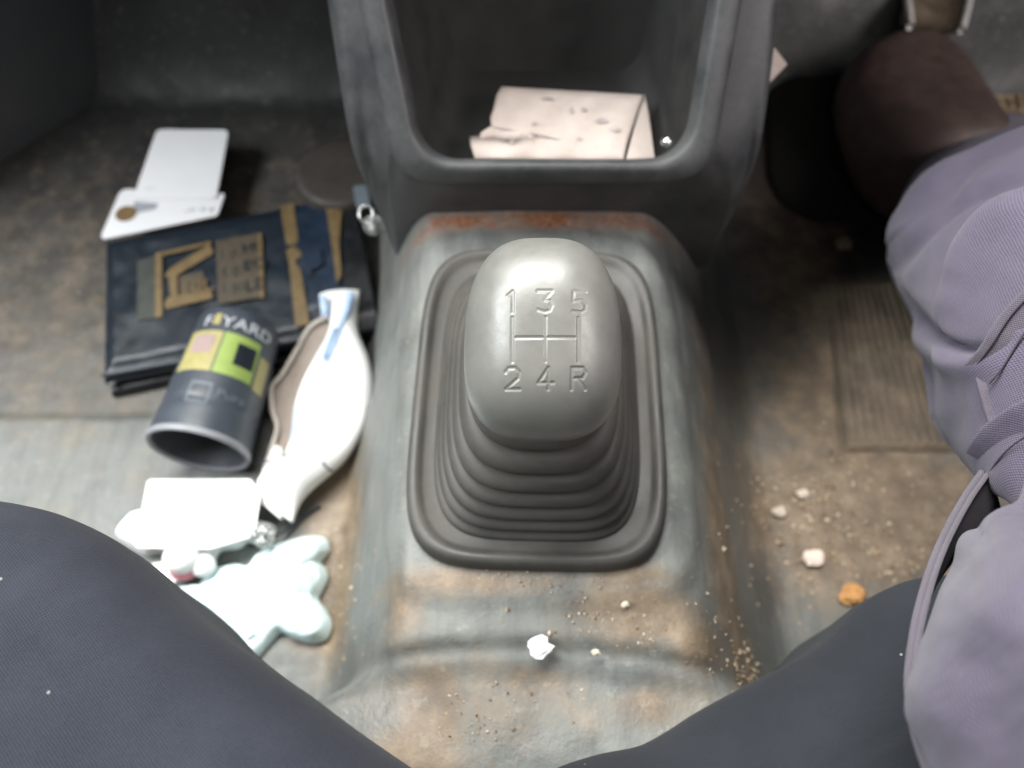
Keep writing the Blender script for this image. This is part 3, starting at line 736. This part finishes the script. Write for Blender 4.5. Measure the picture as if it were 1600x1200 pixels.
tube('cover_piping', [quadmap(.01, .985, zp-.002), quadmap(.2, .985, zp+.001), quadmap(.5, .99, zp+.001), quadmap(.9, .98, zp)], .0016, M['cup'], pouch, 8, 60)

# ------------------------------------------------------------------ ribbed lid, key ring
lid = thing('ribbed_lid', 'dark brown ribbed round lid lying between the navy pouch and the console', 'lid', P(520, 285, 0))
lc = P(532, 268, .03); rr = []
for z, s in ((0, 1), (.004, 1), (.026, .98), (.030, .94), (.031, .85), (.0312, .8), (.0312, .5), (.0312, .1), (.0312, .001)):
    t = np.linspace(0, 2*math.pi, 180, endpoint=False); r = .037*s*(1+.012*np.sin(t*45)*(0 < z < .029)); rr.append(np.stack([lc[0]+r*np.cos(t), lc[1]+r*np.sin(t), np.full(180, z)], 1))
loft('lid_shell', rr, M['brownrib'], lid, cap1=True)
for k in range(4): tube('lid_ridge', [lc+np.array([.0368*math.cos(t), .0368*math.sin(t), -.024+k*.006]) for t in np.linspace(0, 6.283, 24, endpoint=False)], .0008, M['brownrib'], lid, 6, 80, True)
fob = thing('key_fob', 'clear and silver key fob by the console corner, at the right end of the pouch', 'key fob', P(575, 330, .03))
sheet('fob_tag', rpoly([P(552, 293, .045), P(572, 290, .045), P(580, 322, .045), P(557, 328, .045)], .3), M['greylab'], fob, th=.002)
bc = D(583, 352, .50)
def ell(name, c, r, mat, parent, n=24):
    rg = []
    for a in np.linspace(-89, 89, n): rg.append(np.stack([c[0]+r[0]*math.cos(R(a))*np.cos(np.linspace(0, 6.2832, 32, endpoint=False)), c[1]+r[1]*math.cos(R(a))*np.sin(np.linspace(0, 6.2832, 32, endpoint=False)), np.full(32, c[2]+r[2]*math.sin(R(a)))], 1))
    return loft(name, rg, mat, parent, cap0=True, cap1=True)
ell('bauble', bc, (.0065, .0065, .007), M['clear'], fob)
ell('bauble_core', bc+np.array([0, -.001, -.001]), (.0032, .0032, .0034), M['metal'], fob)
tube('ring', [D(572+11*math.cos(t), 334+13*math.sin(t), .495) for t in np.linspace(0, 6.28, 12, endpoint=False)], .0009, M['metal'], fob, 8, 50, True)

# ------------------------------------------------------------------ cup lying on its side
cup = thing('plastic_cup', 'dark blue grey plastic cup lying on its side, printed with yellow and green squares', 'cup', P(310, 712, .01))
m0 = P(310, 704, .042); m1 = P(378, 508, .040)
ax = m1-m0; LC = np.linalg.norm(ax); ax /= LC
e1 = np.cross(ax, [0, 0, 1.]); e1 /= np.linalg.norm(e1); e2 = np.cross(e1, ax)     # e1 right-ish, e2 up
if e1[0] < 0: e1, e2 = -e1, e2
if e2[2] < 0: e2 = -e2
tt = np.linspace(0, 2*math.pi, 120, endpoint=False)
def cring(s, r): return m0+ax*s*LC+r*(np.cos(tt)[:, None]*e1+np.sin(tt)[:, None]*e2)
RM = .0318; rad = lambda s: RM-.005*s-.0006*math.exp(-((s-.24)/.02)**2)
prf = [(.0, .90), (.01, .93)]
outer = [cring(s, rad(s)) for s in np.r_[np.linspace(.03, .9, 40)]]
outer = outer+[cring(.93, rad(.93)*.995), cring(.965, rad(.95)*.97), cring(.985, rad(.97)*.92), cring(.995, rad(1)*.84), cring(1.0, rad(1)*.7), cring(.985, rad(1)*.6)]
body_c = loft('cup_wall', outer, M['cup'], cup, cap1=True, flip=True)
loft('cup_rim', [cring(.035, rad(0)*1.0), cring(.02, rad(0)*1.015), cring(.006, rad(0)*1.02), cring(-.006, rad(0)*1.005), cring(-.012, rad(0)*.985), cring(-.006, rad(0)*.94), cring(.01, rad(0)*.915)], M['cuprim'], cup)
loft('cup_inside', [cring(.01, rad(0)*.915), cring(.1, rad(.1)*.9), cring(.5, rad(.5)*.88), cring(.9, rad(.9)*.86), cring(.91, .004)], M['cupin'], cup, cap1=True)
def oncup(s, ang, lift=.0003):   # s along axis, ang in degrees from top towards right
    r = rad(s)+lift; a = R(ang); return m0+ax*s*LC+r*(math.sin(a)*e1+math.cos(a)*e2)
def cuppatch(name, s0, s1, a0, a1, mat, lift, skew=0, parent=None):
    g = [[oncup(s0+(s1-s0)*i/10, a0+(a1-a0)*j/16+skew*i/10, lift) for j in range(17)] for i in range(11)]
    return loft(name, g, mat, parent or cup, closed=False)
def cup_side(px, py):   # invert px to (s, ang) numerically on the visible side
    best = None
    for s in np.linspace(0, 1, 60):
        for a in range(-90, 91, 3):
            p = oncup(s, a)-CAM; d = p@FWD; e = (800+FP*(p@RT)/d-px)**2+(600-FP*(p@UP)/d-py)**2
            if best is None or e < best[0]: best = (e, s, a)
    return best[1], best[2]
cuppatch('yellow_square', .44, .76, -42, 8, M['yellow'], .0003)
cuppatch('pink_spot', .58, .72, -30, 0, M['pinklab'], .0006)
cuppatch('green_square', .44, .76, 10, 60, M['green'], .0003)
cuppatch('dark_spot', .53, .70, 30, 56, M['navy'], .0006)
cuppatch('green_square', .42, .68, 64, 84, M['yellow'], .0003)
cuppatch('outlined_square', .20, .355, -8, 18, M['greylab'], .0003)
cuppatch('outlined_square', .22, .335, -5, 15, M['cup'], .0006)
cuppatch('olive_tab', .81, .90, -12, -2, M['yellow'], .0004)
def cuptext(s, size, s0, a0, mat, spread=1.0):
    def f(v): return oncup(s0+v[1]/LC, a0+math.degrees(v[0]*spread/rad(s0)), .0004+v[2])
    return text('lettering', s, size, mat, cup, f, None, None, .0002)
cuptext('YARD', .0118, .80, 0, M['letter'], 1.15)
cuptext('F', .0118, .80, -26, M['letter'])
cuptext('Pure', .0085, .27, 24, M['greylab'], 1.2)

# ------------------------------------------------------------------ folded face mask
fm = thing('folded_face_mask', 'white folded cloth mask, leaf shaped, with grey lining and blue stripes, right of the cup', 'face mask', P(500, 640, 0))
def ribbon(name, Lp, Rp, z, h, mat, parent, rough=.0015, seed=1, p=.5, nu=120, nv=50, tilt=0):
    A = smooth_poly(np.array(Lp, float), nu, False); B = smooth_poly(np.array(Rp, float), nu, False); rings = []
    for i in range(nu):
        e = min(i, nu-1-i)/(nu-1); row = []
        for k in range(nv):
            t = k/(nv-1); t2 = .5-.5*math.cos(math.pi*t); a = A[i]*(1-t2)+B[i]*t2
            hh = h*(4*t2*(1-t2))**p*min(1, .25+e*5)
            q = P(a[0], a[1], z+tilt*t2); q[2] += hh+rough*mn.noise((q[0]*30, q[1]*30, seed))*min(1, t2*6, (1-t2)*6); row.append(q)
        for k in range(nv-2, 0, -3):
            t = k/(nv-1); t2 = .5-.5*math.cos(math.pi*t); a = A[i]*(1-t2)+B[i]*t2; q = P(a[0], a[1], z+tilt*t2); q[2] -= .003; row.append(q)
        rings.append(np.array(row))
    return loft(name, rings, mat, parent, cap0=True, cap1=True)
ribbon('lining', [(506, 494), (482, 512), (462, 548), (440, 588), (422, 606), (423, 640), (430, 665), (423, 700), (414, 745), (425, 790)],
       [(535, 500), (530, 520), (515, 560), (505, 600), (490, 640), (480, 680), (475, 700), (465, 730), (455, 760), (450, 790)], .024, .004, M['lin_grey'], fm, .002, 3)
ribbon('shell', [(499, 460), (503, 490), (516, 505), (510, 530), (492, 562), (472, 600), (460, 640), (456, 680), (446, 712), (434, 745), (420, 768), (408, 785)],
       [(562, 454), (558, 485), (560, 520), (576, 560), (582, 600), (577, 640), (562, 680), (540, 715), (512, 742), (488, 762), (468, 785), (456, 815)], .027, .012, M['whitecloth'], fm, .005, 5)
ribbon('lower_flap', [(428, 695), (420, 712), (410, 738), (400, 760), (408, 785)], [(440, 700), (442, 725), (436, 745), (428, 765), (440, 812)], .029, .003, M['whitecloth'], fm, 0, 6)
edgep = [(510, 496), (484, 512), (464, 546), (440, 586), (424, 606), (426, 642), (433, 668), (424, 702), (412, 740)]
tube('lining_hem', [P(a, b, .029) for a, b in edgep], .0018, simple('hem_beige', (.5, .45, .40), .8), fm, 8, 70)
for pts in ([(503, 462), (508, 480), (505, 492)], [(548, 456), (542, 480), (530, 510), (518, 545), (508, 565)], [(524, 512), (512, 540), (506, 560)]):
    q = smooth_poly([P(a, b, .0385) for a, b in pts], 20, False); Tn = np.gradient(q, axis=0); Tn /= np.linalg.norm(Tn, axis=1)[:, None]
    s_ = np.cross(Tn, [0, 0, 1.]); loft('blue_stripe', [q-s_*.0024+[0, 0, -.004], q-s_*.002, q+s_*.002, q+s_*.0024+[0, 0, -.004]], M['blue'], fm, closed=False)
ribbon('blue_fold', [(468, 622), (460, 645), (456, 680), (452, 700)], [(474, 625), (466, 648), (461, 680), (456, 702)], .0325, .002, M['blue'], fm, 0, 6)
tube('ear_loop', [P(404, 722, .034), P(425, 720, .036), P(440, 712, .038), P(462, 710, .040), P(482, 713, .0405)], .0006, M['elastic'], fm, 6, 40)
tube('ear_loop', [P(504, 722, .040), P(512, 732, .039), P(520, 736, .034)], .0007, M['elastic'], fm, 6, 20)

# ------------------------------------------------------------------ white card, tissue, charms, pale blue toy
tis = lump('crumpled_tissue', [(183, 838), (196, 812), (222, 800), (300, 790), (380, 800), (405, 815), (430, 822), (428, 850), (412, 858), (395, 845), (375, 858), (345, 864), (330, 895), (318, 902), (300, 880), (260, 866), (225, 868)], .012, .010, M['whitecloth'], rough=.011, f=28, seed=11, sharp=True)
tag(tis, 'crumpled white tissue spread under the white card at lower left', 'tissue')
wc = sheet('paper_card', rpoly([P(232, 750, .034), P(392, 749, .034), P(408, 772, .034), P(398, 838, .031), P(330, 858, .031), P(212, 856, .031)], .07), M['whitecloth'], th=.0012)
tag(wc, 'blank white cut corner card lying on the crumpled tissue below the cup', 'card')
charm = thing('bead_charm', 'white and pink bead charm beside the black seat edge', 'charm', P(285, 885, .02))
ell('white_bead', P(283, 872, .032), (.0105, .0095, .010), M['whitecloth'], charm)
ell('pink_bead', P(287, 889, .022), (.0085, .007, .009), M['pink'], charm)
ell('white_bead', P(318, 884, .026), (.0075, .007, .007), M['whitecloth'], charm)
wr = thing('white_wrapper_scrap', 'small flat white scrap touching the seat edge beside the pink bead', 'scrap', P(258, 895, .015))
sheet('scrap_sheet', [P(238, 880, .02), P(262, 878, .022), P(285, 902, .02), P(268, 914, .019)], M['whitecloth'], wr)
chain = thing('silver_chain', 'small tangled silver chain with clear beads at the right end of the tissue', 'chain', P(410, 830, .025))
for k in range(16):
    a = k*1.9; c = P(409+13*math.cos(a)*(k % 4+1)/4, 832+15*math.sin(a)*(k % 3+1)/3, .034+.004*math.sin(k*2.3))
    tx = Vector((math.cos(k*1.3), math.sin(k*1.3), .5*math.sin(k))).normalized(); ty = tx.orthogonal().normalized()
    tube('chain_link', [c+.0026*(np.array(tx)*math.cos(t)+np.array(ty)*.8*math.sin(t)) for t in np.linspace(0, 6.283, 8, endpoint=False)], .0006, M['metal'], chain, 6, 18, True)
for k in range(4): ell('clear_bead', P(412+7*math.cos(k*1.6), 848+5*math.sin(k*1.6), .03), (.0027, .0027, .0027), M['clear'], chain)
toy = thing('plush_toy', 'pale blue soft crumpled plush toy, lowest of the white things left of the tunnel', 'soft toy', P(420, 930, 0))
lump('plush_body', [(278, 925), (284, 920), (296, 918), (303, 930), (318, 905), (335, 890), (368, 882), (392, 886), (410, 866), (440, 850), (485, 838), (510, 842), (516, 858), (508, 872), (502, 880), (511, 890), (513, 905), (504, 925), (499, 938), (510, 953), (520, 975), (512, 998), (490, 1006), (462, 1000), (440, 990), (420, 1010), (396, 1030), (360, 1005), (320, 970)], .012, .010, M['paleblue'], toy, n=320, rough=.007, f=34, seed=21, sharp=True,
     lobes=((440, 885, 75, .004), (478, 972, 40, .003)))
tube('seam_mark', [P(388, 1001, .0345), P(397, 990, .037)], .0006, M['black'], toy, 6, 10)
tube('toy_cord', [P(430, 838, .02), P(450, 826, .014), P(475, 806, .012), P(500, 790, .012)], .0014, M['elastic'], toy, 6, 30)

# ------------------------------------------------------------------ paper in the pocket and beside the console
pap = thing('folded_paper', 'creased off white folded paper with grey smudges lying in the console pocket', 'paper', D(880, 240, .40))
g = []
def pp(px, py):
    t = (py-137)/(245-137); return D(px, py, .418-.022*t+.0016*math.sin(px*.03)+.001*math.sin(px*.09+py*.06))
L_ = [(784, 137), (776, 150), (771, 172), (766, 186), (768, 198), (752, 208), (745, 222), (733, 214), (736, 230), (742, 248)]
R_ = [(1006, 150), (1003, 160), (999, 170), (995, 180), (991, 192), (987, 203), (983, 214), (980, 224), (977, 236), (974, 250)]
V = []; nn = 40
for a, b in zip(L_, R_): V += [pp(a[0]+(b[0]-a[0])*k/(nn-1), a[1]+(b[1]-a[1])*k/(nn-1)-(2*math.sin(k*.35) if 0 < k < nn-1 else 0)*0) for k in range(nn)]
o = mesh('paper_sheet', V, gridfaces(10, nn), M['paper'], pap, True); so_ = o.modifiers.new('solid', 'SOLIDIFY'); so_.thickness = .0008
flap = sheet('paper_flap', [D(1007, 149, .4145), D(1014, 180, .410), D(1021, 238, .399), D(1022, 248, .398), D(978, 250, .3935), D(990, 205, .403)], M['paper'], pap, th=.0008)
for (a, b, w, h) in ((855, 153, 10, 2), (893, 172, 3, 5), (912, 170, 4, 3), (940, 188, 9, 4), (962, 201, 7, 4), (835, 192, 5, 2), (905, 216, 4, 2), (800, 222, 3, 2)):
    q = [pp(a+w*math.cos(t)*(1+.3*math.sin(3*t)), b+h*math.sin(t)) for t in np.linspace(0, 6.283, 14, endpoint=False)]
    q = [x_+(CAM-x_)*.006 for x_ in q]
    mesh('smudge', q, [tuple(range(14))], M['inkp'], pap, False)
tube('crease_line', [pp(768, 198)+[0, -.0008, .0006], pp(830, 208)+[0, -.0008, .0006], pp(900, 224)+[0, -.0008, .0006]], .0004, M['inkp'], pap, 6, 20)
ps = sheet('paper_corner', [D(1190, 60, .43), D(1204, 70, .43), D(1229, 102, .43), D(1200, 132, .425), D(1185, 135, .42)], M['paper'], th=.001); tag(ps, 'small off white paper corner sticking out right of the console', 'paper')
bit = ell('foil_scrap', D(1042, 222, .385), (.003, .003, .003), M['metal'], None); tag(bit, 'tiny shiny foil scrap in the right corner of the console pocket', 'scrap')

# ------------------------------------------------------------------ crumbs
def crumb(name, px, py, z, r, mat, label, cat, flat=.6, seed=0):
    c = P(px, py, z); r_ = []
    for a in np.linspace(-88, 88, 9):
        row = []
        for t in np.linspace(0, 6.2832, 14, endpoint=False):
            d = Vector((math.cos(R(a))*math.cos(t), math.cos(R(a))*math.sin(t), math.sin(R(a))))
            k = 1+.45*mn.noise(d*1.4+Vector((seed*3.3, seed, 0)))+.2*mn.noise(d*4+Vector((seed, 0, 0)))
            row.append((c[0]+r*k*d[0], c[1]+r*.8*k*d[1], c[2]+r*flat*k*d[2]))
        r_.append(np.array(row))
    o = loft(name, r_, mat, None, cap0=True, cap1=True, smooth=False)
    return tag(o, label, cat) if label else o
crumb('white_chip', 842, 1010, .157, .0052, M['white'], 'largest white chip lying on the tunnel below the boot', 'chip', .4, 2)
crumb('pale_crumb', 931, 1019, .156, .0018, M['stone'], 'pale round crumb right of the white chip on the tunnel', 'crumb', .7, 3)
crumb('pale_crumb', 977, 944, .157, .0018, M['stone'], 'pale oval crumb on the tunnel just below the right side of the boot', 'crumb', .7, 4)
crumb('paper_scrap', 1272, 872, .003, .0068, simple('pinkish_paper', (.72, .60, .52), .8), 'pinkish white torn scrap on the driver side floor', 'scrap', .3, 5)
crumb('orange_peel_bit', 1333, 930, .003, .0085, M['orange'], 'orange yellow peel scrap on the floor at the driver seat edge', 'scrap', .4, 6)
crumb('grey_pebble', 1254, 772, .003, .0040, M['stone'], 'small pale pebble on the driver side floor, the farther of two', 'pebble', .5, 7)
crumb('grey_pebble', 1217, 800, .003, .0042, M['stone'], 'small pale pebble on the driver side floor, the nearer and rounder of two', 'pebble', .6, 8)
crumb('brown_chip', 1318, 380, .004, .007, M['stone2'], 'small brown chip in the dark part of the driver footwell', 'chip', .5, 9)
crumb('pale_crumb', 565, 1158, .145, .0022, M['stone'], None, None, .7, 12).name = 'pale_crumb'
# fine grit nobody could count: one object
Vs, Fs = [], []
def grit(px, py, spx, spy, n, r0, r1, zf=None):
    for _ in range(n):
        a = px+rng.normal()*spx; b = py+rng.normal()*spy
        # intersect the ray with the floor surface
        z = .1
        for _i in range(25):
            q = P(a, b, z); z = .6*z+.4*float(hfloor(np.array(q[0]), np.array(q[1])))
        c = P(a, b, z); r = rng.uniform(r0, r1)*rng.uniform(.6, 1)
        k = len(Vs)
        for d in ((1,0,0),(0,1,0),(-1,0,0),(0,-1,0),(0,0,.4),(0,0,-.4)):
            Vs.append(tuple(c+np.array(d)*r*rng.uniform(.3, 1.5)+np.array([0, 0, r*.35])))
        Fs.extend([(k+i, k+(i+1) % 4, k+4) for i in range(4)]+[(k+(i+1) % 4, k+i, k+5) for i in range(4)])
for g_ in ((950, 960, 60, 30, 60, .0003, .0011), (1110, 1020, 40, 30, 90, .0003, .0012), (1165, 1045, 15, 25, 70, .0004, .0014), (700, 1140, 50, 35, 90, .0003, .0011), (840, 1090, 90, 25, 40, .0003, .0009),
           (800, 900, 130, 12, 70, .0003, .0008), (1330, 800, 100, 70, 330, .0005, .0022), (1240, 790, 40, 20, 60, .0006, .0024), (1400, 880, 40, 30, 80, .0006, .0022), (530, 920, 22, 80, 120, .0004, .0014), (1280, 880, 70, 50, 90, .0005, .0019), (620, 1180, 25, 12, 30, .0004, .0013), (300, 430, 190, 120, 90, .0004, .0011), (1000, 1000, 25, 20, 25, .0005, .0014), (880, 360, 120, 6, 30, .0004, .0010)):
    grit(*g_)
gm2, nt2, b2 = newmat('mixed_grit')
nt2.links.new(ramp(nt2, noise_(nt2, 350, 1), [(.3, (.10, .06, .035)), (.5, (.30, .22, .14)), (.7, (.55, .48, .38))]), b2.inputs['Base Color']); b2.inputs['Roughness'].default_value = .9
gr = mesh('floor_grit', Vs, Fs, gm2, None, False); tag(gr, 'fine tan grit and crumbs scattered over the floor and tunnel', 'grit', kind='stuff')
o = bpy.data.objects['pale_crumb.002'] if 'pale_crumb.002' in bpy.data.objects else None
if o: tag(o, 'pale crumb near the left seat edge at the bottom of the tunnel', 'crumb')

# ------------------------------------------------------------------ light: daylight through the car's windows
def area(name, loc, target, sx, sy, power, col):
    l = bpy.data.lights.new(name, 'AREA'); l.shape = 'RECTANGLE'; l.size = sx; l.size_y = sy; l.energy = power; l.color = col
    o = bpy.data.objects.new(name, l); C.objects.link(o); o.location = loc
    o.rotation_euler = (Vector(target)-Vector(loc)).to_track_quat('-Z', 'Y').to_euler(); return o
area('windscreen_light', (-.30, .78, 1.55), (-.05, .05, .15), 1.3, .55, 66, (1.0, .99, .95))
area('passenger_window_light', (-1.05, .12, 1.15), (-.1, .05, .1), .7, .4, 24, (.95, .99, 1.0))
area('driver_window_light', (.95, -.25, 1.0), (.25, .1, .1), .7, .4, 13, (1.0, .93, .90))
area('rear_window_light', (.1, -.8, 1.3), (.1, .1, .15), .8, .4, 3.5, (1.0, .93, .85))
w = bpy.data.worlds.new('World'); sc.world = w; w.use_nodes = True
w.node_tree.nodes['Background'].inputs[0].default_value = (.75, .85, 1, 1); w.node_tree.nodes['Background'].inputs[1].default_value = .11
sc.view_settings.view_transform = 'Standard'; sc.view_settings.look = 'None'; sc.view_settings.exposure = 0; sc.view_settings.gamma = 1
sc.render.engine = 'CYCLES'
